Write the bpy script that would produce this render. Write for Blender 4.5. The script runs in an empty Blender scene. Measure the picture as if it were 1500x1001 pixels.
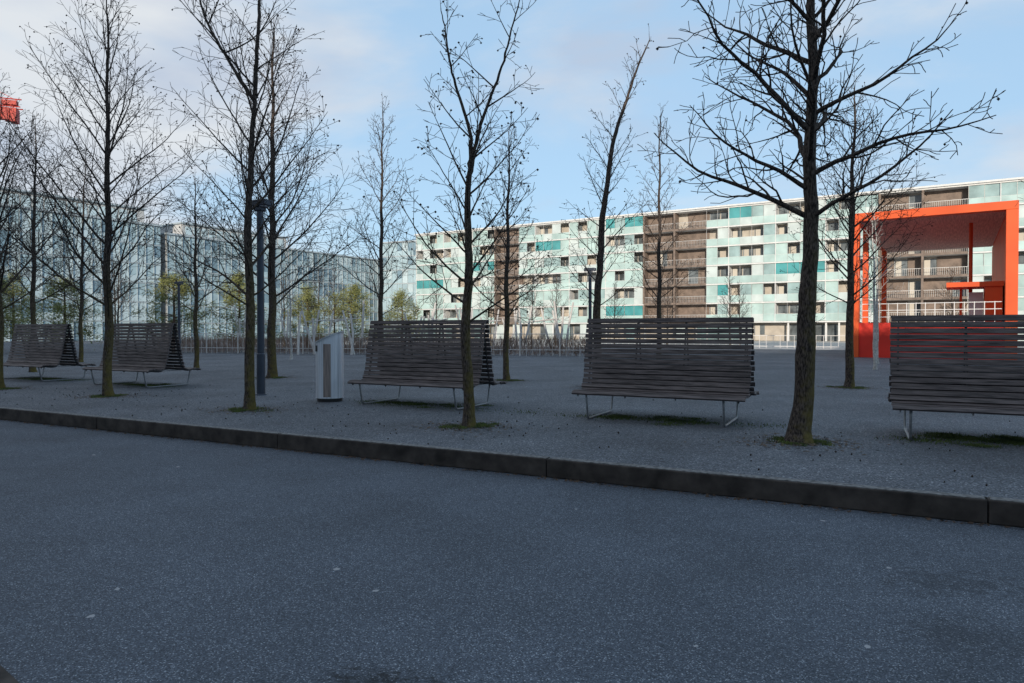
import bpy, math, random
from mathutils import Vector, Matrix
R=math.radians
sc=bpy.context.scene
col=sc.collection
# ---------------------------------------------------------------- materials
def mat(name,c,rough=.8,metal=0,ns=0,amt=.3,bump=0,c2=None,stretch=(1,1,1),spec=.5,detail=4):
    m=bpy.data.materials.new(name); m.use_nodes=True
    nt=m.node_tree; b=nt.nodes['Principled BSDF']
    b.inputs['Base Color'].default_value=(*c,1); b.inputs['Roughness'].default_value=rough
    b.inputs['Metallic'].default_value=metal; b.inputs['Specular IOR Level'].default_value=spec
    if ns:
        tc=nt.nodes.new('ShaderNodeTexCoord'); mp=nt.nodes.new('ShaderNodeMapping')
        mp.inputs['Scale'].default_value=stretch
        n=nt.nodes.new('ShaderNodeTexNoise'); n.inputs['Scale'].default_value=ns; n.inputs['Detail'].default_value=detail
        r=nt.nodes.new('ShaderNodeValToRGB')
        r.color_ramp.elements[0].position=.3; r.color_ramp.elements[1].position=.7
        a=tuple(x*(1-amt) for x in c); bb=c2 if c2 else tuple(min(1,x*(1+amt)) for x in c)
        r.color_ramp.elements[0].color=(*a,1); r.color_ramp.elements[1].color=(*bb,1)
        nt.links.new(tc.outputs['Object'],mp.inputs[0]); nt.links.new(mp.outputs[0],n.inputs['Vector'])
        nt.links.new(n.outputs['Fac'],r.inputs[0]); nt.links.new(r.outputs[0],b.inputs['Base Color'])
        if bump:
            bp=nt.nodes.new('ShaderNodeBump'); bp.inputs['Strength'].default_value=bump; bp.inputs['Distance'].default_value=.02
            nt.links.new(n.outputs['Fac'],bp.inputs['Height']); nt.links.new(bp.outputs[0],b.inputs['Normal'])
    return m
def N(nt,t,**k):
    n=nt.nodes.new(t)
    for a,v in k.items(): setattr(n,a,v)
    return n
def ground_mat(name,base,dark,light,fine,patch,speck=None,stain=None,bump=.4,lo=.74,hi=1.25):
    m=bpy.data.materials.new(name); m.use_nodes=True; nt=m.node_tree; L=nt.links
    b=nt.nodes['Principled BSDF']; b.inputs['Roughness'].default_value=.8; b.inputs['Specular IOR Level'].default_value=.4
    tc=N(nt,'ShaderNodeTexCoord'); co=tc.outputs['Object']
    v=N(nt,'ShaderNodeTexVoronoi',voronoi_dimensions='2D'); v.inputs['Scale'].default_value=fine; L.new(co,v.inputs['Vector'])
    sep=N(nt,'ShaderNodeSeparateColor'); L.new(v.outputs['Color'],sep.inputs[0])
    r=N(nt,'ShaderNodeValToRGB'); e=r.color_ramp.elements
    e[0].position=0; e[0].color=(*dark,1); e[1].position=1; e[1].color=(*light,1)
    x=e.new(.5); x.color=(*base,1); x=e.new(.9); x.color=(*[q*1.35 for q in base],1)
    L.new(sep.outputs[0],r.inputs[0])
    n=N(nt,'ShaderNodeTexNoise'); n.inputs['Scale'].default_value=patch; n.inputs['Detail'].default_value=10; n.inputs['Roughness'].default_value=.68
    L.new(co,n.inputs['Vector'])
    mr=N(nt,'ShaderNodeMapRange'); mr.inputs['From Min'].default_value=.3; mr.inputs['From Max'].default_value=.7
    mr.inputs['To Min'].default_value=lo; mr.inputs['To Max'].default_value=hi; L.new(n.outputs['Fac'],mr.inputs[0])
    mul=N(nt,'ShaderNodeVectorMath',operation='SCALE'); L.new(r.outputs[0],mul.inputs[0]); L.new(mr.outputs[0],mul.inputs['Scale'])
    out=mul.outputs[0]
    if stain:
        for (cx,cy,rx,ry,k) in stain:
            mp=N(nt,'ShaderNodeMapping'); mp.vector_type='TEXTURE'
            mp.inputs['Location'].default_value=(cx,cy,0); mp.inputs['Scale'].default_value=(rx,ry,1)
            L.new(co,mp.inputs[0])
            ln=N(nt,'ShaderNodeVectorMath',operation='LENGTH'); L.new(mp.outputs[0],ln.inputs[0])
            n2=N(nt,'ShaderNodeTexNoise'); n2.inputs['Scale'].default_value=13; n2.inputs['Detail'].default_value=9; n2.inputs['Roughness'].default_value=.75; L.new(co,n2.inputs['Vector'])
            ad=N(nt,'ShaderNodeMath',operation='MULTIPLY_ADD'); L.new(n2.outputs['Fac'],ad.inputs[0]); ad.inputs[1].default_value=5.0; L.new(ln.outputs['Value'],ad.inputs[2])
            m2=N(nt,'ShaderNodeMapRange'); m2.inputs['From Min'].default_value=2.7; m2.inputs['From Max'].default_value=3.3
            m2.inputs['To Min'].default_value=k; m2.inputs['To Max'].default_value=1; L.new(ad.outputs[0],m2.inputs[0])
            mu=N(nt,'ShaderNodeVectorMath',operation='SCALE'); L.new(out,mu.inputs[0]); L.new(m2.outputs[0],mu.inputs['Scale']); out=mu.outputs[0]
    if speck:
        wn=N(nt,'ShaderNodeTexNoise'); wn.inputs['Scale'].default_value=30; L.new(co,wn.inputs['Vector'])
        wv=N(nt,'ShaderNodeVectorMath',operation='MULTIPLY_ADD'); L.new(wn.outputs['Color'],wv.inputs[0]); wv.inputs[1].default_value=(.03,.03,0); L.new(co,wv.inputs[2])
        v2=N(nt,'ShaderNodeTexVoronoi',voronoi_dimensions='2D'); v2.inputs['Scale'].default_value=speck; L.new(wv.outputs[0],v2.inputs['Vector'])
        s2=N(nt,'ShaderNodeSeparateColor'); L.new(v2.outputs['Color'],s2.inputs[0])
        g=N(nt,'ShaderNodeMath',operation='GREATER_THAN'); L.new(s2.outputs[1],g.inputs[0]); g.inputs[1].default_value=.90
        sz=N(nt,'ShaderNodeMath',operation='MULTIPLY'); L.new(s2.outputs[0],sz.inputs[0]); sz.inputs[1].default_value=.06
        l=N(nt,'ShaderNodeMath',operation='LESS_THAN'); L.new(v2.outputs['Distance'],l.inputs[0]); L.new(sz.outputs[0],l.inputs[1])
        mm=N(nt,'ShaderNodeMath',operation='MULTIPLY'); L.new(g.outputs[0],mm.inputs[0]); L.new(l.outputs[0],mm.inputs[1])
        mx=N(nt,'ShaderNodeMix',data_type='RGBA'); L.new(mm.outputs[0],mx.inputs[0]); L.new(out,mx.inputs[6]); mx.inputs[7].default_value=(.32,.33,.35,1); out=mx.outputs[2]
    L.new(out,b.inputs['Base Color'])
    bp=N(nt,'ShaderNodeBump'); bp.inputs['Strength'].default_value=bump; bp.inputs['Distance'].default_value=.008
    L.new(sep.outputs[1],bp.inputs['Height']); L.new(bp.outputs[0],b.inputs['Normal'])
    return m
# ---------------------------------------------------------------- mesh builder
class MB:
    def __init__(s): s.V=[];s.F=[];s.M=[]
    def quad(s,a,b,c,d,m=0):
        k=len(s.V); s.V+=[a,b,c,d]; s.F.append((k,k+1,k+2,k+3)); s.M.append(m)
    def tri(s,a,b,c,m=0):
        k=len(s.V); s.V+=[a,b,c]; s.F.append((k,k+1,k+2)); s.M.append(m)
    def box(s,x0,x1,y0,y1,z0,z1,m=0,T=None):
        k=len(s.V)
        P=[Vector(q) for q in((x0,y0,z0),(x1,y0,z0),(x1,y1,z0),(x0,y1,z0),(x0,y0,z1),(x1,y0,z1),(x1,y1,z1),(x0,y1,z1))]
        if T is not None: P=[T@p for p in P]
        s.V+=P
        for f in((0,3,2,1),(4,5,6,7),(0,1,5,4),(1,2,6,5),(2,3,7,6),(3,0,4,7)):
            s.F.append(tuple(k+i for i in f)); s.M.append(m)
    def tube(s,pts,rads,n=6,m=0,cap=False):
        V=s.V;k0=len(V);N_=len(pts)
        d=(pts[1]-pts[0]).normalized()
        u=d.orthogonal().normalized()
        cs=[(math.cos(2*math.pi*k/n),math.sin(2*math.pi*k/n)) for k in range(n)]
        for i,p in enumerate(pts):
            if 0<i<N_-1: d=(pts[i+1]-pts[i-1]).normalized()
            elif i==N_-1: d=(pts[i]-pts[i-1]).normalized()
            u=(u-d*u.dot(d)).normalized(); w=d.cross(u); r=rads[i]
            for c,q in cs: V.append(p+u*(c*r)+w*(q*r))
        for i in range(N_-1):
            a=k0+i*n;b=a+n
            for k in range(n):
                k2=(k+1)%n
                s.F.append((a+k,a+k2,b+k2,b+k)); s.M.append(m)
        if cap:
            s.F.append(tuple(k0+k for k in reversed(range(n)))); s.M.append(m)
            s.F.append(tuple(k0+(N_-1)*n+k for k in range(n))); s.M.append(m)
    def ball(s,c,r,m=0):
        k=len(s.V)
        s.V+=[c+Vector(q)*r for q in((1,0,0),(-1,0,0),(0,1,0),(0,-1,0),(0,0,1),(0,0,-1))]
        for f in((0,2,4),(2,1,4),(1,3,4),(3,0,4),(2,0,5),(1,2,5),(3,1,5),(0,3,5)):
            s.F.append(tuple(k+i for i in f)); s.M.append(m)
    def mesh(s,name,mats,smooth=False):
        me=bpy.data.meshes.new(name); me.from_pydata([tuple(v) for v in s.V],[],s.F)
        for m in mats: me.materials.append(m)
        me.polygons.foreach_set('material_index',s.M)
        if smooth: me.polygons.foreach_set('use_smooth',[True]*len(s.F))
        me.update(); return me
    def obj(s,name,mats,loc=(0,0,0),rz=0,parent=None,smooth=False):
        return mkobj(name,s.mesh(name,mats,smooth),loc,rz,parent)
def mkobj(name,me,loc=(0,0,0),rz=0,parent=None):
    o=bpy.data.objects.new(name,me); col.objects.link(o); o.location=loc; o.rotation_euler=(0,0,rz)
    if parent: o.parent=parent
    return o
def empty(name,loc=(0,0,0),rz=0):
    return mkobj(name,None,loc,rz)
def bevel(o,w,seg=2):
    b=o.modifiers.new('bevel','BEVEL'); b.width=w; b.segments=seg; b.limit_method='ANGLE'
# ---------------------------------------------------------------- world, sun, camera
SUN_EL=12.0; SUN_AZ=188.6
w=bpy.data.worlds.new('World'); sc.world=w; w.use_nodes=True; nt=w.node_tree; L=nt.links
bg=nt.nodes['Background']; sky=N(nt,'ShaderNodeTexSky'); sky.sky_type='NISHITA'; sky.sun_disc=False
sky.sun_elevation=R(SUN_EL); sky.sun_rotation=R(SUN_AZ); sky.air_density=1.0; sky.dust_density=.5; sky.ozone_density=2.0
L.new(sky.outputs[0],bg.inputs[0]); bg.inputs[1].default_value=.15
tc=N(nt,'ShaderNodeTexCoord'); mp=N(nt,'ShaderNodeMapping'); mp.inputs['Scale'].default_value=(1.0,1.0,2.8); mp.inputs['Location'].default_value=(3.1,.4,1.2)
mp.inputs['Rotation'].default_value=(0,R(14),0)
L.new(tc.outputs['Generated'],mp.inputs[0])
n=N(nt,'ShaderNodeTexNoise'); n.inputs['Scale'].default_value=2.1; n.inputs['Detail'].default_value=10; n.inputs['Roughness'].default_value=.55; n.inputs['Distortion'].default_value=.4
L.new(mp.outputs[0],n.inputs['Vector'])
sp=N(nt,'ShaderNodeSeparateXYZ'); L.new(tc.outputs['Generated'],sp.inputs[0])
mx=N(nt,'ShaderNodeMapRange'); mx.inputs['From Min'].default_value=.1; mx.inputs['From Max'].default_value=-.45
mx.inputs['To Min'].default_value=-.10; mx.inputs['To Max'].default_value=.15; L.new(sp.outputs[0],mx.inputs[0])
mz=N(nt,'ShaderNodeMapRange'); mz.inputs['From Min'].default_value=.05; mz.inputs['From Max'].default_value=.4
mz.inputs['To Min'].default_value=-.06; mz.inputs['To Max'].default_value=.05; L.new(sp.outputs[2],mz.inputs[0])
ad0=N(nt,'ShaderNodeMath',operation='ADD'); L.new(mz.outputs[0],ad0.inputs[0]); L.new(mx.outputs[0],ad0.inputs[1])
ad=N(nt,'ShaderNodeMath',operation='ADD'); L.new(n.outputs['Fac'],ad.inputs[0]); L.new(ad0.outputs[0],ad.inputs[1])
cr=N(nt,'ShaderNodeMapRange',interpolation_type='SMOOTHSTEP'); cr.inputs['From Min'].default_value=.40; cr.inputs['From Max'].default_value=.68
cr.inputs['To Min'].default_value=0; cr.inputs['To Max'].default_value=.88; L.new(ad.outputs[0],cr.inputs[0])
# high thin haze veil (pale blue) under the clouds
bgv=N(nt,'ShaderNodeBackground'); bgv.inputs[0].default_value=(.50,.74,1.0,1); bgv.inputs[1].default_value=.98
mv=N(nt,'ShaderNodeMixShader'); mv.inputs[0].default_value=.70; L.new(bg.outputs[0],mv.inputs[1]); L.new(bgv.outputs[0],mv.inputs[2])
bg2=N(nt,'ShaderNodeBackground'); bg2.inputs[1].default_value=.95
n3=N(nt,'ShaderNodeTexNoise'); n3.inputs['Scale'].default_value=3.4; n3.inputs['Detail'].default_value=6; L.new(mp.outputs[0],n3.inputs['Vector'])
cc=N(nt,'ShaderNodeValToRGB'); ce=cc.color_ramp.elements; ce[0].position=.35; ce[0].color=(.55,.62,.75,1); ce[1].position=.62; ce[1].color=(.84,.86,.88,1)
L.new(n3.outputs['Fac'],cc.inputs[0]); L.new(cc.outputs[0],bg2.inputs[0])
ms=N(nt,'ShaderNodeMixShader'); L.new(cr.outputs[0],ms.inputs[0]); L.new(mv.outputs[0],ms.inputs[1]); L.new(bg2.outputs[0],ms.inputs[2])
L.new(ms.outputs[0],nt.nodes['World Output'].inputs[0])
sl=bpy.data.lights.new('sun','SUN'); sl.energy=4.3; sl.angle=R(.5); sl.color=(1,.875,.73)
so=mkobj('sun',sl,(0,0,60))
az=R(SUN_AZ); tos=Vector((math.sin(az)*math.cos(R(SUN_EL)),math.cos(az)*math.cos(R(SUN_EL)),math.sin(R(SUN_EL))))
so.rotation_euler=(-tos).to_track_quat('-Z','Y').to_euler()
cam=bpy.data.cameras.new('camera'); co=mkobj('camera',cam,(0,0,1.4)); cam.sensor_width=36; cam.lens=24; cam.clip_end=3000; cam.clip_start=.05
co.rotation_euler=(R(90-.85),0,0); sc.camera=co
sc.view_settings.view_transform='Standard'; sc.view_settings.look='None'; sc.view_settings.exposure=0
TH=R(27); D=Vector((math.cos(TH),-math.sin(TH),0)); NN=Vector((math.sin(TH),math.cos(TH),0))  # along kerb, into park
K0=Vector((0,7.63,0))
# ---------------------------------------------------------------- ground
gm=mat('soil_ground',(.10,.11,.10),.95,ns=.3,amt=.3)
b=MB(); b.quad(*[Vector(q) for q in((-1500,-1500,-.2),(1500,-1500,-.2),(1500,1500,-.2),(-1500,1500,-.2))]); b.obj('ground',[gm])
asph=ground_mat('asphalt',(.072,.088,.114),(.024,.031,.042),(.34,.38,.43),170,.55,speck=2.6,
   stain=[(-.62,3.10,.42,.14,.25),(2.75,4.3,.55,.35,.6),(-3.0,3.5,.35,.2,.65),(2.4,3.5,.5,.35,.7)],bump=.9)
b=MB()
def lp(s,t,z): return K0+D*s+NN*t+Vector((0,0,z))
b.quad(lp(-120,-24,-.196),lp(80,-24,-.196),lp(80,0,-.196),lp(-120,0,-.196)); b.obj('asphalt_road',[asph])
grav=ground_mat('gravel',(.098,.110,.130),(.025,.028,.034),(.34,.36,.39),80,.45,bump=1.0,lo=.6,hi=1.3)
b=MB(); b.quad(lp(-150,.14,0),lp(120,.14,0),lp(120,150,0),lp(-150,150,0)); b.obj('gravel_park_ground',[grav])
conc=mat('pale_paving',(.44,.42,.39),.9,ns=.6,amt=.15)
b=MB(); b.quad(lp(-60,50,.004),lp(110,50,.004),lp(110,98,.004),lp(-60,98,.004)); b.obj('plaza_paving',[conc])
# kerb
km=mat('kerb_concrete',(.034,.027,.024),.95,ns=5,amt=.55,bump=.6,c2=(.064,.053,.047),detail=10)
kt=mat('kerb_top_highlight',(.14,.14,.14),.9,ns=22,amt=.6,bump=.4,detail=8)  # paler grey than the face: a highlight painted onto the kerb top
b=MB(); T=Matrix.Translation(K0)@Matrix.Rotation(-TH,4,'Z')
s=.42-4.0*30
rng=random.Random(3)
while s<80:
    dz=rng.uniform(-.003,.003); dy=rng.uniform(-.004,.004)
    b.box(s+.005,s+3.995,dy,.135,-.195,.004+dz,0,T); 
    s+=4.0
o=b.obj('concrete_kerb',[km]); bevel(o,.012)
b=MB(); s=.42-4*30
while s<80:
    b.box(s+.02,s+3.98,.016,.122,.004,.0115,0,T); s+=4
b2=b.obj('kerb_highlight_strip',[kt]); b2.parent=o  # thin strips added over the blocks to carry the painted highlight
# leaf litter along the gutter
lm=mat('dead_leaf',(.07,.045,.03),.9,ns=3,amt=.4)
b=MB()
for i in range(1300):
    s=rng.uniform(-16,8); t=-abs(rng.gauss(0,.05))-.01; p=lp(s,t,-.19)
    a=rng.uniform(0,6.3); r=rng.uniform(.006,.02); u=Vector((math.cos(a),math.sin(a),rng.uniform(-.1,.5)))*r; v=Vector((-math.sin(a),math.cos(a),.2))*r*.6
    b.quad(p-u-v,p+u-v,p+u+v,p-u+v)
b.obj('leaf_litter',[lm])
b=MB(); T2=Matrix.Translation(Vector((-2.30,3.12,0)))@Matrix.Rotation(-R(38),4,'Z')
b.box(-3,.25,-.14,0,-.195,-.187,0,T2); b.obj('gutter_edge_stone',[km])
# ---------------------------------------------------------------- trees
def bark_mat(name,c,moss=.5):
    m=bpy.data.materials.new(name); m.use_nodes=True; nt=m.node_tree; L=nt.links; bs=nt.nodes['Principled BSDF']
    bs.inputs['Roughness'].default_value=.95; bs.inputs['Specular IOR Level'].default_value=.2
    tc=N(nt,'ShaderNodeTexCoord'); mp=N(nt,'ShaderNodeMapping'); mp.inputs['Scale'].default_value=(1,1,.30); L.new(tc.outputs['Object'],mp.inputs[0])
    n=N(nt,'ShaderNodeTexNoise'); n.inputs['Scale'].default_value=60; n.inputs['Detail'].default_value=6; L.new(mp.outputs[0],n.inputs['Vector'])
    r=N(nt,'ShaderNodeValToRGB'); e=r.color_ramp.elements; e[0].position=.38; e[1].position=.66
    e[0].color=(*[q*.3 for q in c],1); e[1].color=(*[q*2.0 for q in c],1); L.new(n.outputs['Fac'],r.inputs[0])
    sp=N(nt,'ShaderNodeSeparateXYZ'); L.new(tc.outputs['Object'],sp.inputs[0])
    mr=N(nt,'ShaderNodeMapRange'); mr.inputs['From Min'].default_value=0; mr.inputs['From Max'].default_value=3.2; mr.inputs['To Min'].default_value=moss; mr.inputs['To Max'].default_value=0; L.new(sp.outputs[2],mr.inputs[0])
    n2=N(nt,'ShaderNodeTexNoise'); n2.inputs['Scale'].default_value=9; n2.inputs['Detail'].default_value=6; L.new(tc.outputs['Object'],n2.inputs['Vector'])
    gx=N(nt,'ShaderNodeNewGeometry'); s3=N(nt,'ShaderNodeSeparateXYZ'); L.new(gx.outputs['Normal'],s3.inputs[0])
    m1=N(nt,'ShaderNodeMath',operation='MULTIPLY_ADD'); L.new(s3.outputs[0],m1.inputs[0]); m1.inputs[1].default_value=.25; L.new(n2.outputs['Fac'],m1.inputs[2])
    m3=N(nt,'ShaderNodeMapRange'); m3.inputs['From Min'].default_value=.35; m3.inputs['From Max'].default_value=.75; L.new(m1.outputs[0],m3.inputs[0])
    m4=N(nt,'ShaderNodeMath',operation='MULTIPLY'); L.new(m3.outputs[0],m4.inputs[0]); L.new(mr.outputs[0],m4.inputs[1])
    mx=N(nt,'ShaderNodeMix',data_type='RGBA'); L.new(m4.outputs[0],mx.inputs[0]); L.new(r.outputs[0],mx.inputs[6]); mx.inputs[7].default_value=(.14,.11,.03,1)
    L.new(mx.outputs[2],bs.inputs['Base Color'])
    bp=N(nt,'ShaderNodeBump'); bp.inputs['Strength'].default_value=1; bp.inputs['Distance'].default_value=.02
    L.new(n.outputs['Fac'],bp.inputs['Height']); L.new(bp.outputs[0],bs.inputs['Normal'])
    return m
bark=bark_mat('tree_bark',(.055,.044,.038),.85)
barkpale=mat('pale_bark',(.38,.37,.35),.9,ns=12,amt=.4)
seedm=mat('seed_ball',(.03,.022,.018),.95)
def rv(g): return Vector((g.gauss(0,1),g.gauss(0,1),g.gauss(0,1)))
def grow(b,p,d,Ln,r,lev,P,g):
    n=max(3,min(12,int(Ln/P['seg']))); st=Ln/n
    pts=[p];rads=[r];ds=[d]
    trop=P['trop'][lev]
    for i in range(n):
        d=(d+rv(g)*P['jit'][lev]+Vector((0,0,trop*st))).normalized(); p=p+d*st
        pts.append(p); ds.append(d); rads.append(max(P['rmin'],r*(1-(i+1)/n*.85)))
    b.tube(pts,rads,5 if lev==1 else 3)
    if lev<P['max']:
        nc=max(2,int(Ln*P['dens'][lev])); side=g.random()*6.28
        for c in range(nc):
            t=.16+.82*(c+g.random()*.8)/nc; i=min(n-1,int(t*n)); f=t*n-i
            q=pts[i].lerp(pts[i+1],min(1,f)); dd=ds[i+1]
            u=dd.orthogonal().normalized(); w_=dd.cross(u); side+=2.4+g.uniform(-.5,.5)
            a=R(g.uniform(28,58)); lat=u*math.cos(side)+w_*math.sin(side)
            nd=(dd*math.cos(a)+lat*math.sin(a)).normalized()
            cl=Ln*(.50-.30*t)*g.uniform(.6,1.25)*P['ratio'][lev]
            cl=max(cl,P['minl'])
            grow(b,q,nd,cl,max(P['rmin'],rads[i]*.55),lev+1,P,g)
    if lev>=2 and g.random()<P['seed']:
        e=pts[-1]; b.ball(e+Vector((0,0,-.012)),g.uniform(.014,.022)*P.get('sz',1),1)
DEF=dict(seg=.13,trop=[0,.14,.28,.2],jit=[0,.055,.10,.14],dens=[0,5.6,6.4],ratio=[1,1,.9],max=3,minl=.12,rmin=.0038,seed=.26,pr=.9)
def tree(stems,seed,h0,np_,lmax,lmin=.45,ang=(58,26),P=None,name='bare_tree',mats=None,loc=(0,0),shape=.8,wob=.018):
    g=random.Random(seed); Q=dict(DEF); Q.update(P or {}); b=MB()
    H=max(pt[2] for st in stems for pt in st[0])
    for (pp,r0,r1,hs,cnt) in stems:
        cp=[Vector(q) for q in pp]
        pts=[];n=10
        for i in range(len(cp)-1):
            p0=cp[max(i-1,0)];p1=cp[i];p2=cp[i+1];p3=cp[min(i+2,len(cp)-1)]
            for k in range(n):
                t=k/n
                pts.append(.5*((2*p1)+(p2-p0)*t+(2*p0-5*p1+4*p2-p3)*t*t+(3*p1-p0-3*p2+p3)*t**3))
        pts.append(cp[-1]); m=len(pts)
        ph=g.random()*6
        for i in range(1,m): 
            z=pts[i].z; pts[i]=pts[i]+Vector((math.sin(z*3.1+ph)*wob+g.gauss(0,.005),math.cos(z*2.3+ph)*wob,0))
        rads=[]
        for i in range(m):
            t=i/(m-1); r=r0*(1-t)**.85+r1
            if pts[i].z<.3 and pp[0][2]<=0: r*=1+.38*((.3-max(0,pts[i].z))/.3)**2
            rads.append(r*(1+g.uniform(-.05,.05)))
        b.tube(pts,rads,10 if r0>.05 else 6)
        azm=g.random()*6.28
        for c in range(cnt):
            t=(c+g.random()*.7)/cnt; z=hs+(pts[-1].z-hs)*t*.97
            i=min(range(m),key=lambda k:abs(pts[k].z-z)); p=pts[i]
            azm+=2.399+g.uniform(-.4,.4)
            a=R(ang[0]+(ang[1]-ang[0])*t+g.uniform(-8,8))
            hh=(z-h0)/max(.1,H-h0)
            Ln=lmin+(lmax-lmin)*max(0,1-hh)**shape
            if hh<.08: Ln*=.8+2.5*hh
            Ln*=g.uniform(.65,1.2)
            d=Vector((math.cos(azm)*math.sin(a),math.sin(azm)*math.sin(a),math.cos(a)))
            grow(b,p,d,Ln,min(rads[i]*.6,(.006+.0085*Ln)*Q['pr']),1,Q,g)
        grow(b,pts[-1],Vector((0,0,1)),lmin,r1,2,Q,g)
    return b.obj(name,mats or [bark,seedm],(loc[0],loc[1],0),smooth=True)
def S(H,r,hs,cnt,lean=(0,0),r1=.007): 
    return ([(0,0,-.02),(lean[0]*.15,lean[1]*.15,H*.25),(lean[0]*.35,lean[1]*.35,H*.5),(lean[0]*.65,lean[1]*.65,H*.75),(lean[0],lean[1],H)],r,r1,hs,cnt)
# front row
tree([S(7.6,.085,1.6,34,(-.15,0))],11,1.6,40,3.2,loc=(-12.45,16.6))
tree([S(8.6,.092,1.6,44,(.05,0))],12,1.6,44,3.4,loc=(-8.7,14.7),ang=(56,24),P=dict(pr=.8))
tree([([(0,0,-.02),(.02,0,1.5),(.0,0,3.2),(.06,0,4.6),(.15,.0,5.75)],.068,.028,1.7,21),
      ([(.12,0,5.5),(-.35,.1,6.2),(-.9,.2,7.3),(-1.1,.3,8.8)],.035,.006,5.7,11),
      ([(.14,0,5.6),(.22,-.1,6.6),(.3,-.1,7.8),(.35,0,9.2)],.038,.006,5.7,11)],13,1.7,30,2.7,.8,loc=(-4.7,12.2),wob=.01,P=dict(pr=.85))
tree([([(0,0,-.02),(-.02,0,1.5),(.0,0,2.9),(.03,0,3.9)],.055,.030,1.55,17),
      ([(.03,0,3.7),(.0,.1,4.4),(-.25,.1,5.3),(-.42,.1,6.15)],.028,.005,3.9,9),
      ([(.03,0,3.7),(.2,0,4.4),(.5,-.1,5.3),(.8,-.1,6.3)],.030,.005,3.9,10)],14,1.5,30,1.75,.33,ang=(62,36),loc=(-.64,10.0))
tree([([(0,0,-.02),(.09,0,1.4),(.13,0,3.0),(.13,0,5.0),(.16,0,8.2)],.118,.018,2.65,34)],15,2.5,36,2.4,.85,ang=(62,36),
     P=dict(jit=[0,.12,.17,.2],trop=[0,.22,.3,.1],rmin=.005,dens=[0,6.0,6.6],seed=.05,seg=.12,pr=1.5),loc=(3.62,8.6),shape=.6)
# second row
tree([S(10.8,.13,2.0,42,(.1,0))],21,2.0,40,3.4,loc=(-7.25,20.6),P=dict(rmin=.005))
tree([S(9.2,.09,2,32,(.3,0))],22,2,30,3.0,loc=(-19.6,31),P=dict(rmin=.0065,dens=[0,5,5]))
tree([S(7.0,.09,1.8,30,(0,0))],23,1.8,26,2.4,loc=(-11.8,25.5),P=dict(rmin=.0055,dens=[0,5,6]))
tree([S(10,.10,2,38,(.1,0))],24,2,34,2.7,loc=(-5.0,26),P=dict(rmin=.0055,dens=[0,5,6]))
tree([S(7.1,.085,1.6,34,(.1,0))],25,1.6,30,2.1,loc=(-.17,19.4),P=dict(rmin=.0045))
tree([([(0,0,-.02),(.0,0,2),(.12,0,4),(.3,0,5.6),(.7,0,7.2),(1.3,0,8.7)],.105,.01,1.9,38)],26,1.9,32,1.7,.35,loc=(2.15,17.2),P=dict(rmin=.0045))
tree([S(9.6,.10,2.2,36,(0,0))],27,2.2,34,2.4,loc=(5.6,26),P=dict(rmin=.0055,dens=[0,5,6]))
tree([S(7.5,.10,1.8,38,(.1,0))],28,1.8,34,2.6,loc=(8.35,16.9),P=dict(rmin=.0045))
tree([S(7.6,.12,2.0,34,(-.2,0))],29,2.0,30,3.2,loc=(17.0,19.5),P=dict(rmin=.0055,dens=[0,5,6]))
tree([S(8.5,.09,2,34,(.2,0))],30,2,30,2.8,loc=(-16.5,23.5),P=dict(rmin=.0055,dens=[0,5,6]))
tree([S(7.8,.09,2,30,(.2,0))],31,2,30,2.6,loc=(-22.5,29),P=dict(rmin=.0065,dens=[0,5,5]))
# pale-barked young trees
for (x,y,h,sd) in ((13.3,25.0,6.0,41),(15.8,29.5,6.5,42),(-11.0,34,6,43)):
    tree([S(h,.055,2.4,18,(-.15,0),.006)],sd,2.4,16,1.2,.3,loc=(x,y),P=dict(rmin=.006,max=2),mats=[barkpale,seedm])
# distant bare trees (shared meshes)
prot=[]
for sd in (51,52,53):
    o=tree([S(7,.075,1.8,28,(.1,0))],sd,1.8,26,2.3,.4,loc=(0,0),P=dict(rmin=.012,max=2,dens=[0,6,0],seed=0)); prot.append(o)
far=[(-8,72,1),(-2,64,.9),(4.5,70,1),(9,60,.8),(15,66,1),(23,72,1.05),(27,62,.9),(34,66,1),(-17,60,1),(-22,66,1.1),(-36,62,1.1),(-30,52,1),(-44,58,1.1),(40,62,1),(-13,50,.85),(1.5,52,.8),(12,56,.75),(20,60,.8)]
for i,(x,y,s_) in enumerate(far):
    if i<3: o=prot[i]; o.location=(x,y,0)
    else: o=mkobj('bare_tree',prot[i%3].data,(x,y,0),i*1.7)
    o.scale=(s_,s_,s_)
# pines
pn=mat('pine_needles',(.17,.18,.055),.8,ns=1.2,amt=.5); pt=mat('pine_bark',(.08,.05,.035),.9,ns=10)
def pine(x,y,h,w_,sd):
    g=random.Random(sd); b=MB(); b.tube([Vector((0,0,-.02)),Vector((.05,0,h*.5)),Vector((0,.05,h*.95))],[.11,.08,.03],6,1)
    for c in range(64):
        t=g.random()**.9; z=h*(.14+.82*t); rr=w_*(1-t)**.55*.6*g.uniform(.3,1.15); a=g.random()*6.28
        cc=Vector((math.cos(a)*rr,math.sin(a)*rr,z))
        b.tube([Vector((0,0,max(.2,z-.3))),cc],[.025,.01],3,1)
        for k in range(80):
            d=rv(g).normalized(); d.z=abs(d.z)*.8; q=cc+rv(g)*.23; u=d.cross(rv(g)).normalized()*.024; b.tri(q-u,q+u,q+d*g.uniform(.16,.34),0)
    b.obj('pine_tree',[pn,pt],(x,y,0))
for i,(x,y,h,w_) in enumerate(((-33.5,44,5.2,4.6),(-29.5,45,4.8,4.4),(-22.8,46,5.2,4.8),(-19.2,48,5.4,4.2),(-11.8,50,4.8,4.4),(-10,62,5.0,3.8),(-38,52,5.8,4.8),(-16.5,55,5,4))): pine(x,y,h,w_,60+i)
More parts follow.
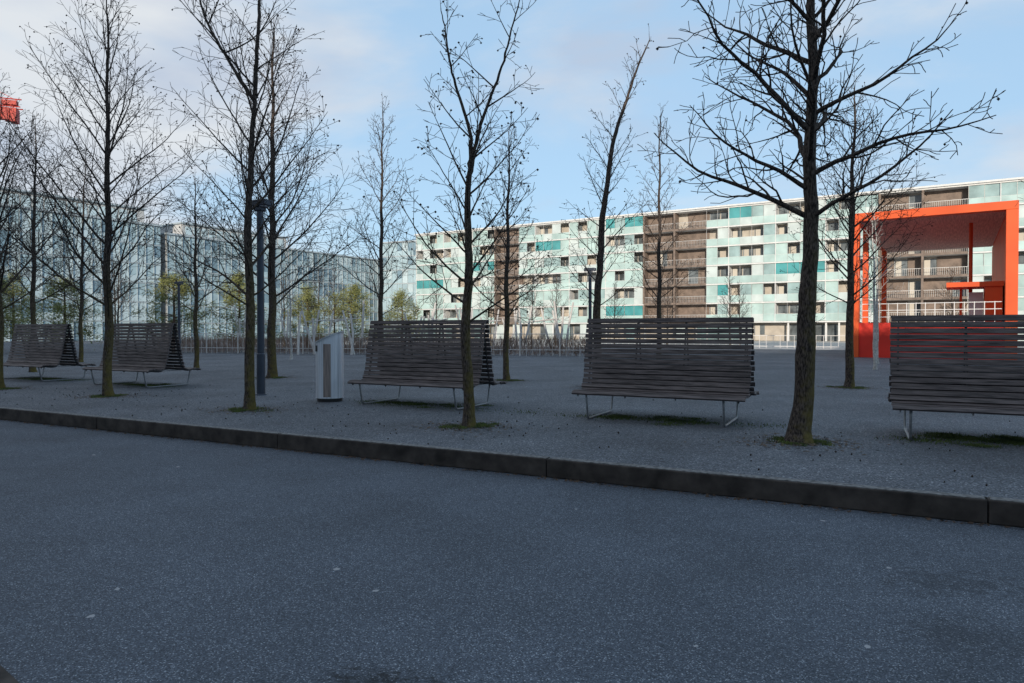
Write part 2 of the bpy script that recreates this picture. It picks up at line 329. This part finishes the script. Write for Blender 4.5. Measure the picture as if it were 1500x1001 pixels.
# ---------------------------------------------------------------- benches
wood=mat('weathered_slats',(.064,.049,.050),.65,ns=9,amt=.55,bump=.35,c2=(.155,.125,.122),stretch=(.35,3.5,3.5),detail=7)
steel=mat('galvanised_steel',(.30,.31,.32),.5,.6,ns=20,amt=.2); dsteel=mat('dark_steel_rib',(.05,.05,.055),.6,.3)
prof=[(-.74,.415),(-.70,.445),(-.60,.452),(-.48,.437),(-.38,.43),(-.31,.455),(-.265,.52),(-.235,.62),(-.205,.75),(-.175,.9),(-.145,1.05),(-.115,1.2),(-.088,1.35),(-.066,1.48),(-.05,1.575)]
def samp(step):
    out=[];acc=0;nxt=.02
    for (a,c),(e,f) in zip(prof,prof[1:]):
        l=math.hypot(e-a,f-c)
        while nxt<=acc+l:
            t=(nxt-acc)/l; out.append((a+(e-a)*t,c+(f-c)*t,math.atan2(f-c,e-a))); nxt+=step
        acc+=l
    return out
g=random.Random(5)
b=MB(); Lb=2.62
for sd in (1,-1):
    for (y,z,a) in samp(.083):
        T=Matrix.Translation((0,y*sd,z))@(Matrix.Rotation(a,4,'X') if sd==1 else Matrix.Rotation(math.pi-a,4,'X'))
        e=g.uniform(-.01,.01)
        b.box(-Lb/2+e,Lb/2+e,-.033,.033,-.002,.026,0,T)
b.box(-Lb/2,Lb/2,-.05,.05,1.585,1.612,0)
slats=b.mesh('slats',[wood])
b=MB()
for x in (-1.22,-.45,.32,1.22) :
    for sd in (1,-1):
        for (a,c),(e,f) in zip(prof,prof[1:]):
            dy,dz=e-a,f-c; l=math.hypot(dy,dz); nx,nz=dz/l,-dy/l
            P=[]
            for (yy,zz) in ((a,c),(e,f)):
                for off in (-.004,-.05):
                    P.append((yy-nx*off*1.0,zz-nz*off*1.0))
            A,B,C,E=P[0],P[1],P[3],P[2]
            q1=[Vector((x-.006,p[0]*sd,p[1])) for p in (A,B,C,E)]; q2=[Vector((x+.006,p[0]*sd,p[1])) for p in (A,B,C,E)]
            b.quad(*q1); b.quad(*q2[::-1]); b.quad(q1[0],q1[3],q2[3],q2[0]); b.quad(q1[1],q2[1],q2[2],q1[2])
for z in (.5,1.0,1.4): b.box(-1.22,1.22,-.012,.012,z,z+.03)
ribs=b.mesh('support_ribs',[dsteel])
b=MB()
for x in (-1.1,1.0):
    pts=[Vector(q) for q in((x,-.66,.41),(x,-.64,.3),(x,-.585,.06),(x,-.55,.022),(x,-.45,.018),(x,0,.018),(x,.45,.018),(x,.55,.022),(x,.585,.06),(x,.64,.3),(x,.66,.41))]
    b.tube(pts,[.017]*len(pts),8,0,True)
    b.box(x-.02,x+.02,-.68,.68,.395,.412)
legs=b.mesh('legs',[steel],True)
for (x,y) in ((-13.75,20.0),(-9.65,17.8),(-1.62,13.05),(2.45,10.85),(6.32,8.70)):
    e=empty('park_bench',(x,y,0),-TH)
    for nm,me in (('slats',slats),('support_ribs',ribs),('legs',legs)): mkobj(nm,me,parent=e)
# ---------------------------------------------------------------- litter bin
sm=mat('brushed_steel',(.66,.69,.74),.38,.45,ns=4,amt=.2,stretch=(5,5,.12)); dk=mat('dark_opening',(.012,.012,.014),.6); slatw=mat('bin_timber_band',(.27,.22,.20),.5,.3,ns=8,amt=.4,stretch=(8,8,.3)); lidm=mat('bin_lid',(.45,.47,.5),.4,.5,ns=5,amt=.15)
e=empty('litter_bin',(-3.66,13.7,0),R(-4))
b=MB(); n=48
def top(a): return 1.29+.12*math.cos(a)
for i in range(n):
    a=2*math.pi*i/n; a2=2*math.pi*(i+1)/n; r=.275
    P=lambda a,z,r=r: Vector((math.cos(a)*r,math.sin(a)*r*.9,z))
    b.quad(P(a,.07),P(a2,.07),P(a2,1.17),P(a,1.17),0)
    b.quad(P(a,1.17,.272),P(a2,1.17,.272),P(a2,top(a2),.272),P(a,top(a),.272),0)
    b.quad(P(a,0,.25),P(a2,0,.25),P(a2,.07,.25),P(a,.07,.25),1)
    b.tri(P(a,top(a)+.004,.285),P(a2,top(a2)+.004,.285),Vector((0,0,1.33)),2)
    b.quad(P(a,top(a)-.03,.285),P(a2,top(a2)-.03,.285),P(a2,top(a2)+.004,.285),P(a,top(a)+.004,.285),2)
b.obj('body',[sm,dk,lidm],parent=e,smooth=False)
b=MB()
P=lambda a,z,r=.278: Vector((math.cos(a)*r,math.sin(a)*r*.9,z))
for i in range(12):
    a=R(-100+i*2.6); a2=R(-100+(i+1)*2.6)
    b.quad(P(a,.1),P(a2,.1),P(a2,1.15),P(a,1.15),0)
b.obj('door_panel',[slatw],parent=e)
b=MB()
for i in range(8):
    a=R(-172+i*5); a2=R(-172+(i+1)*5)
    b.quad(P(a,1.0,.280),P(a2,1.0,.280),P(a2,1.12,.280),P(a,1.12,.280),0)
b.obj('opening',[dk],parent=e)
# ---------------------------------------------------------------- lamps
pm=mat('lamp_paint',(.04,.05,.07),.4,.3,ns=3,amt=.2); lens=mat('lamp_lens',(.5,.52,.55),.3)
def lamp(x,y,h=4.25):
    e=empty('street_lamp',(x,y,0),-TH)
    b=MB(); b.tube([Vector((0,0,-.02)),Vector((0,0,.9)),Vector((0,0,.92)),Vector((0,0,h-.22))],[.092,.09,.078,.072],20,0,True); b.tube([Vector((0,0,0)),Vector((0,0,.03))],[.13,.12],16,0,True); b.obj('post',[pm],parent=e,smooth=False)
    b=MB(); b.box(-.26,.26,-.13,.13,h-.12,h+.02); b.box(-.10,.10,-.09,.09,h-.22,h-.12); o=b.obj('lamp_head',[pm],parent=e); bevel(o,.02)
    b=MB(); b.box(-.22,-.11,-.11,.11,h-.132,h-.122); b.box(.11,.22,-.11,.11,h-.132,h-.122); b.obj('lens',[lens],parent=e)
lamp(-5.52,15.0); lamp(3.6,31.5,4.3); lamp(-19.5,40,4.3)
# ---------------------------------------------------------------- grass, soil, seeds
gr=mat('moss_grass',(.05,.085,.022),.9,ns=4,amt=.5,c2=(.12,.16,.035)); soil=mat('leaf_soil',(.085,.06,.042),.95,ns=14,amt=.5,bump=.5)
b=MB(); g=random.Random(8)
def blades(cx,cy,rx,ry,rot,n,h=.03):
    cl=[(g.gauss(0,.45),g.gauss(0,.4),g.uniform(.12,.35)) for _ in range(22)]
    for i in range(n):
        q=g.choice(cl); x=(q[0]+g.gauss(0,q[2]*.6))*rx; y=(q[1]+g.gauss(0,q[2]))*ry
        p=Vector((cx+x*math.cos(rot)-y*math.sin(rot),cy+x*math.sin(rot)+y*math.cos(rot),.0))
        t=g.random()*6.28; u=Vector((math.cos(t),math.sin(t),0))*.006; b.tri(p-u,p+u,p+Vector((g.gauss(0,.012),g.gauss(0,.012),g.uniform(.3,1)*h)))
for (x,y,k) in ((-9.65,17.8,2500),(-1.68,13.05,3600),(2.4,10.85,4200),(6.7,8.45,11000),(-13.75,20,2500)): blades(x,y,1.3,.5,-TH,k,.03)
TB=[(-12.45,16.6),(-8.7,14.7),(-4.7,12.2),(-.64,10.0),(3.62,8.6),(-7.25,20.6),(-.17,19.4),(8.35,16.9),(2.15,17.2)]
for (x,y) in TB: blades(x,y,.38,.32,0,2000,.04)
b.obj('grass_tufts',[gr])
b=MB()
for (x,y) in TB:
    for k in range(700):
        a=g.random()*6.28; rr=.1+abs(g.gauss(0,.36)); p=Vector((x+math.cos(a)*rr*1.2,y+math.sin(a)*rr,.003+g.random()*.008)); t=g.random()*6.28; s_=g.uniform(.008,.024)
        u=Vector((math.cos(t),math.sin(t),g.uniform(-.2,.2)))*s_; v=Vector((-math.sin(t),math.cos(t),g.uniform(-.2,.2)))*s_*.6; b.quad(p-u-v,p+u-v,p+u+v,p-u+v)
b.obj('fallen_leaves',[soil])
b=MB()
for k in range(170):
    s=g.uniform(-16,7); t=.4+abs(g.gauss(0,1))*2.6; p=lp(s,t,.012); b.ball(p,g.uniform(.008,.016))
for (x,y) in TB[:5]:
    for k in range(22): b.ball(Vector((x+g.gauss(0,.8),y+g.gauss(0,.6),.012)),g.uniform(.009,.016))
b.obj('fallen_seed_balls',[seedm])
# ---------------------------------------------------------------- hedge + playground poles
hb=mat('hedge_twigs',(.20,.125,.095),.9,ns=2,amt=.45,c2=(.33,.23,.18))
b=MB(); A=Vector((-24,45.5,0)); B=Vector((4.5,38.5,0)); ud=(B-A).normalized(); un=Vector((-ud.y,ud.x,0)); LL=(B-A).length
for k in range(12000):
    s=g.random()*LL; gap=math.sin(s*1.3)+math.sin(s*.47+1)
    p=A+ud*s+un*g.gauss(0,.25); z0=g.uniform(0,.95); hgt=g.uniform(.25,.6); p.z=z0
    d=Vector((g.gauss(0,.35),g.gauss(0,.3),1)).normalized()*hgt
    if z0+hgt>1.38+.08*gap: continue
    u=ud*.010; b.tri(p-u,p+u,p+d)
b.obj('bare_hedge',[hb])
tp=mat('timber_pole',(.50,.48,.46),.8,ns=6,amt=.3,stretch=(4,4,.5))
b=MB(); s=0
while s<LL:
    p=A+ud*s-un*.5; b.tube([p,p+Vector((0,0,1.3))],[.04,.04],6,0,True)
    for q in range(1,6): 
        p2=p+ud*(q*.38); b.tube([p2,p2+Vector((0,0,1.22))],[.012,.012],4)
    s+=2.3
for z in (.35,1.25): b.tube([A-un*.5+Vector((0,0,z)),B-un*.5+Vector((0,0,z))],[.022,.022],5)
b.obj('hedge_fence',[tp])
for (cx,cy,k,sd) in ((-10.8,42,8,1),(-5.0,44,9,2),(1.5,43,8,3),(-17,47,6,4),(-2,50,7,5)):
    g2=random.Random(sd); b=MB()
    for i in range(k):
        x=g2.uniform(-2.2,2.2); y=g2.uniform(-1,1); t=Vector((x+g2.uniform(-.8,.8),y+g2.uniform(-.4,.4),g2.uniform(2.2,3.3)))
        b.tube([Vector((x,y,-.02)),(Vector((x,y,0))+t)/2+Vector((g2.gauss(0,.06),0,0)),t],[.075,.07,.055],7,0,True)
    for i in range(3):
        b.tube([Vector((g2.uniform(-1.8,0),g2.uniform(-1,1),2.0)),Vector((g2.uniform(0,1.8),g2.uniform(-1,1),2.2))],[.03,.03],5,0,True)
    b.obj('climbing_poles',[tp],(cx,cy,0))
wh=mat('railing_white',(.62,.62,.62),.5)
b=MB(); A2=Vector((6,66,0)); B2=Vector((46,44,0)); u2=(B2-A2).normalized(); l2=(B2-A2).length; s=0
while s<l2:
    p=A2+u2*s; b.tube([p,p+Vector((0,0,1.05))],[.02,.02],4); s+=.55
for z in (.15,1.05): b.tube([A2+Vector((0,0,z)),B2+Vector((0,0,z))],[.025,.025],4)
b.obj('white_railing_fence',[wh])
# ---------------------------------------------------------------- apartment building
M_=[mat('slab_white',(.60,.61,.60),.8,ns=2,amt=.08),
    mat('glass_pale_green',(.39,.52,.50),.13,ns=.4,amt=.2),
    mat('glass_white',(.50,.57,.56),.2,ns=.5,amt=.15),
    mat('glass_teal',(.07,.28,.29),.15,ns=.5,amt=.25),
    mat('window_dark',(.12,.14,.15),.1,ns=.7,amt=.6),
    mat('brown_cladding',(.17,.13,.105),.7,ns=1.5,amt=.3),
    mat('wall_beige',(.45,.41,.35),.8,ns=1,amt=.15),
    mat('rail_grey',(.46,.46,.45),.5,.3),
    mat('glass_mid',(.27,.38,.38),.12,ns=.5,amt=.3),
    mat('curtain',(.52,.49,.43),.9)]
def apartment():
    e=empty('apartment_building',(-18.9,135,0),-R(31.2)); LN=126; FH=2.9; g=random.Random(77)
    b=MB(); gl=MB()
    opens=[(18.0,23.5),(45.5,55.6),(79,90.5),(106,116)]
    b.box(0,LN,1.9,14,0,20.3,6)
    for f in range(1,8):
        b.box(-.1,LN+.1,-.06,1.898,f*FH-.2,f*FH,0)
    b.box(-.25,LN+.25,-.3,14.2,20.31,20.55,0)
    b.box(4,LN-4,3,13.7,20.56,21.1,7)
    for f in range(7):
        z0=f*FH; x=0
        while x<LN-.1:
            pw=1.68; op=[o for o in opens if o[0]<=x<o[1]]
            x1=x+pw
            if g.random()<.75:
                b.box(x+.1,x1-.1,1.82,1.897,z0+(.05 if g.random()<.6 else .9),z0+2.4,4)
                b.box(x+.04,x+.1,1.78,1.897,z0,z0+2.45,7)
                if g.random()<.4: b.box(x+.2,x+.9,1.78,1.815,z0+.1,z0+2.35,9)
            if f==0:
                if g.random()<.5: b.box(x,x+.22,.2,.45,z0,z0+FH-.24,0)
                if g.random()<.35: gl.box(x+.25,x1,.3,.35,z0,z0+2.6,2 if g.random()<.5 else 8)
            elif op:
                b.box(x,x1,.02,.06,z0+1.02,z0+1.08,7)
                kk=x+.07
                while kk<x1: b.box(kk,kk+.03,.025,.055,z0+.02,z0+1.02,7); kk+=.24
                b.box(x,x1,1.7,1.78,z0,z0+2.69,5) if g.random()<.8 else None
                if int((x-op[0][0])/pw)%3==0: b.box(x-.14,x+.14,-.1,1.85,z0,z0+2.69,5)
                b.box(x,x1,-.09,-.062,z0-.2,z0+.12,5)
            else:
                reg=math.sin(int(x/6.72)*2.7+f*1.3); blk=math.sin(int(x/6.72)*1.9+f*2.6)
                gl.box(x+.02,x1-.02,0,.03,z0+.02,z0+1.05,1 if g.random()<.8 else 2)
                tl=blk>.93
                if g.random()<(.72 if reg>-.2 else .42) or tl:
                    mm=3 if tl else (1 if reg>.4 else (2 if reg>-.1 else 8))
                    if g.random()<.2: mm=g.choice([1,2,8,8])
                    off=.09 if g.random()<.5 else .16
                    gl.box(x+.03,x1-.03,off,off+.03,z0+1.08,z0+2.66,mm)
                if int(x/pw)%4==0: b.box(x-.05,x+.05,-.03,1.8,z0,z0+2.69,0)
                else: b.box(x-.02,x+.02,.04,.085,z0+.02,z0+2.68,7)
                b.box(x+.02,x1-.02,-.012,.042,z0+1.05,z0+1.078,0)
                if g.random()<.4: b.box(x+.2,x+g.uniform(.5,1.4),.7,1.2,z0,z0+g.uniform(.5,1.3),g.choice([5,9,7,6]))
            x+=pw
    b.obj('walls_and_balconies',M_,parent=e); gl.obj('glass_panels',M_,parent=e)
    return e
apartment()
# ---------------------------------------------------------------- glass office buildings (left)
G_=[mat('office_glass_pale',(.33,.45,.50),.12,ns=.3,amt=.2),mat('office_glass_white',(.45,.56,.60),.2,ns=.4,amt=.1),
    mat('office_glass_dark',(.17,.26,.32),.08,ns=.4,amt=.3),mat('office_fin',(.40,.46,.49),.4,.2),mat('office_wall',(.45,.46,.46),.8,ns=1,amt=.1)]
def office(name,p0,p1,H,nf,tint,depth=16,pent=None,sd=1):
    p0=Vector(p0);p1=Vector(p1); d=p1-p0; LN=d.length; a=math.atan2(d.y,d.x); e=empty(name,(p0.x,p0.y,0),a); g=random.Random(sd)
    b=MB(); gl=MB(); b.box(0,LN,.35,depth,0,H-.1,4); fh=H/nf
    for f in range(nf):
        z0=f*fh; x=0; b.box(0,LN,-.02,.345,z0+fh-.2,z0+fh,3)
        while x<LN-.2:
            x1=min(LN,x+1.35); blk=math.sin(x*.4+f*1.9)+math.sin(x*.13+f)
            wgt=[.5,.38,.12] if tint==0 else [.6,.15,.25]
            mm=g.choices([0,1,2],wgt)[0]
            if blk>1.4: mm=2
            gl.box(x+.03,x1-.03,.06,.12,z0+.0,z0+fh-.21,mm)
            if g.random()<.7: gl.box(x+.03,x1-.03,.0,.03,z0+.02,z0+1.0,1 if tint==0 else 0)
            b.box(x-.025,x+.025,-.10,.1,z0,z0+fh-.205,3)
            x+=1.35
    b.box(-.2,LN+.2,-.25,depth+.2,H-.09,H+.2,3)
    if pent:
        x0,x1,h=pent; b.box(x0,x1,2,depth-2,H+.21,H+h,4); b.box(x0-.3,x1+.3,1.6,depth-1.6,H+h+.001,H+h+.25,3)
        x=x0+.5
        while x<x1-1.5: gl.box(x,x+1.2,1.94,1.99,H+.6,H+h-.4,1); x+=1.5
    b.obj('walls_and_roof',G_,parent=e); gl.obj('glass_panels',G_,parent=e)
office('glass_office_building',(-93,58),(-57.5,112),18.6,6,0,pent=(30,63,2.6),sd=4)
office('glass_office_building',(-57,113),(-29.5,157),17.5,6,1,pent=(4,26,2.4),sd=6)
office('concrete_building',(-29,152),(-19.5,148),21,7,1,depth=12,sd=9)
# building behind the camera whose shadow lies over the park
office('office_block',tuple(lp(75,-30,0))[:2],tuple(lp(-150,-30,0))[:2],15.6,5,0,depth=14,sd=12)
# ---------------------------------------------------------------- red pavilion
red=mat('pavilion_red',(.66,.095,.022),.55,ns=.8,amt=.12,detail=8,spec=.3); redd=mat('pavilion_red_wall',(.60,.03,.018),.55,ns=.8,amt=.15,detail=8,spec=.3)
ceil=mat('slatted_ceiling',(.60,.51,.43),.7,ns=3,amt=.3,stretch=(6,.3,1))
e=empty('red_pavilion',(18.4,37,0),-R(33)); W=7.25; Dp=18; H=7.75
b=MB()
b.box(-.0,.34,0,.6,0,H-.42,0); b.box(W-.5,W,0,.6,0,H-.42,0); b.box(0,W,0,.6,H-.418,H,0)
b.box(W-.4,W-.001,.602,Dp,0,H-.42,0)
b.box(0,W,.602,Dp,H-.30,H-.05,0)
b.box(0,.32,Dp-.4,Dp,1.9,H-.31,0); b.box(0.0,.3,5,5.35,1.9,H-.31,0)
b.tube([Vector((5.4,4.5,1.9)),Vector((5.4,4.5,H-.31))],[.10,.10],12)
o=b.obj('portal_frame',[red],parent=e); bevel(o,.015)
b=MB(); 
y=.65
while y<Dp-.1: b.box(.33,W-.41,y,y+.2,H-.36,H-.302,0); y+=.3
b.obj('slatted_ceiling',[ceil],parent=e)
b=MB(); b.box(.35,W-.51,.1,Dp-1,0,1.86,0); b.obj('plinth',[redd],parent=e)
b=MB()
for z in (2.15,2.5,2.85): b.box(.45,W-.6,.3,.33,z,z+.035)
x=.45
while x<W-.6: b.box(x,x+.035,.29,.34,1.861,2.9); x+=.42
b.obj('railing',[wh],parent=e)
b=MB(); b.box(4.3,7-.2,2.2,5.0,3.75,4.0,0); b.box(6.0,6.75,2.3,4.8,1.861,3.748,0); b.box(4.9,5.02,4.6,4.75,1.861,3.748,0); b.box(5.3,5.95,3.2,4.2,1.861,3.5,1); b.obj('stair_kiosk',[red,M_[2]],parent=e)
# ---------------------------------------------------------------- tower crane (far left)
cm=mat('crane_red',(.42,.04,.025),.6,ns=1,amt=.3); cy=mat('crane_grey',(.4,.4,.4),.6)
e=empty('tower_crane',(-75.6,95,0),R(20))
b=MB()
for (x,y) in ((-.8,-.8),(.8,-.8),(.8,.8),(-.8,.8)): b.tube([Vector((x,y,0)),Vector((x,y,33))],[.09,.09],5)
for k in range(20):
    z=k*1.65
    b.tube([Vector((-.8,-.8,z)),Vector((.8,-.8,z+1.65))],[.05,.05],4); b.tube([Vector((.8,.8,z)),Vector((-.8,.8,z+1.65))],[.05,.05],4)
    b.tube([Vector((-.8,.8,z)),Vector((-.8,-.8,z+1.65))],[.05,.05],4); b.tube([Vector((.8,-.8,z)),Vector((.8,.8,z+1.65))],[.05,.05],4)
b.obj('mast',[cy],parent=e)
b=MB()
for (y,z) in ((-.6,33),(.6,33),(0,34.2)): b.tube([Vector((-35,y,z)),Vector((6.5,y,z))],[.09,.09],5)
for k in range(27):
    x=-35+k*1.5; b.tube([Vector((x,-.6,33)),Vector((x+.75,0,34.2)),Vector((x+1.5,-.6,33))],[.05]*3,4); b.tube([Vector((x,.6,33)),Vector((x+.75,0,34.2)),Vector((x+1.5,.6,33))],[.05]*3,4)
for k in range(3): b.box(3.6+k*.85,4.35+k*.85,-.8,.8,31.3-.2*k,32.8)
b.box(4.2,6.0,-.5,.5,33.3,33.9); b.tube([Vector((0,0,33)),Vector((0,0,37))],[.2,.08],5); b.tube([Vector((0,0,37)),Vector((6,0,34.0))],[.05,.05],4); b.tube([Vector((0,0,37)),Vector((-22,0,34.2))],[.05,.05],4)
o=b.obj('jib_and_counterweight',[cm],parent=e)
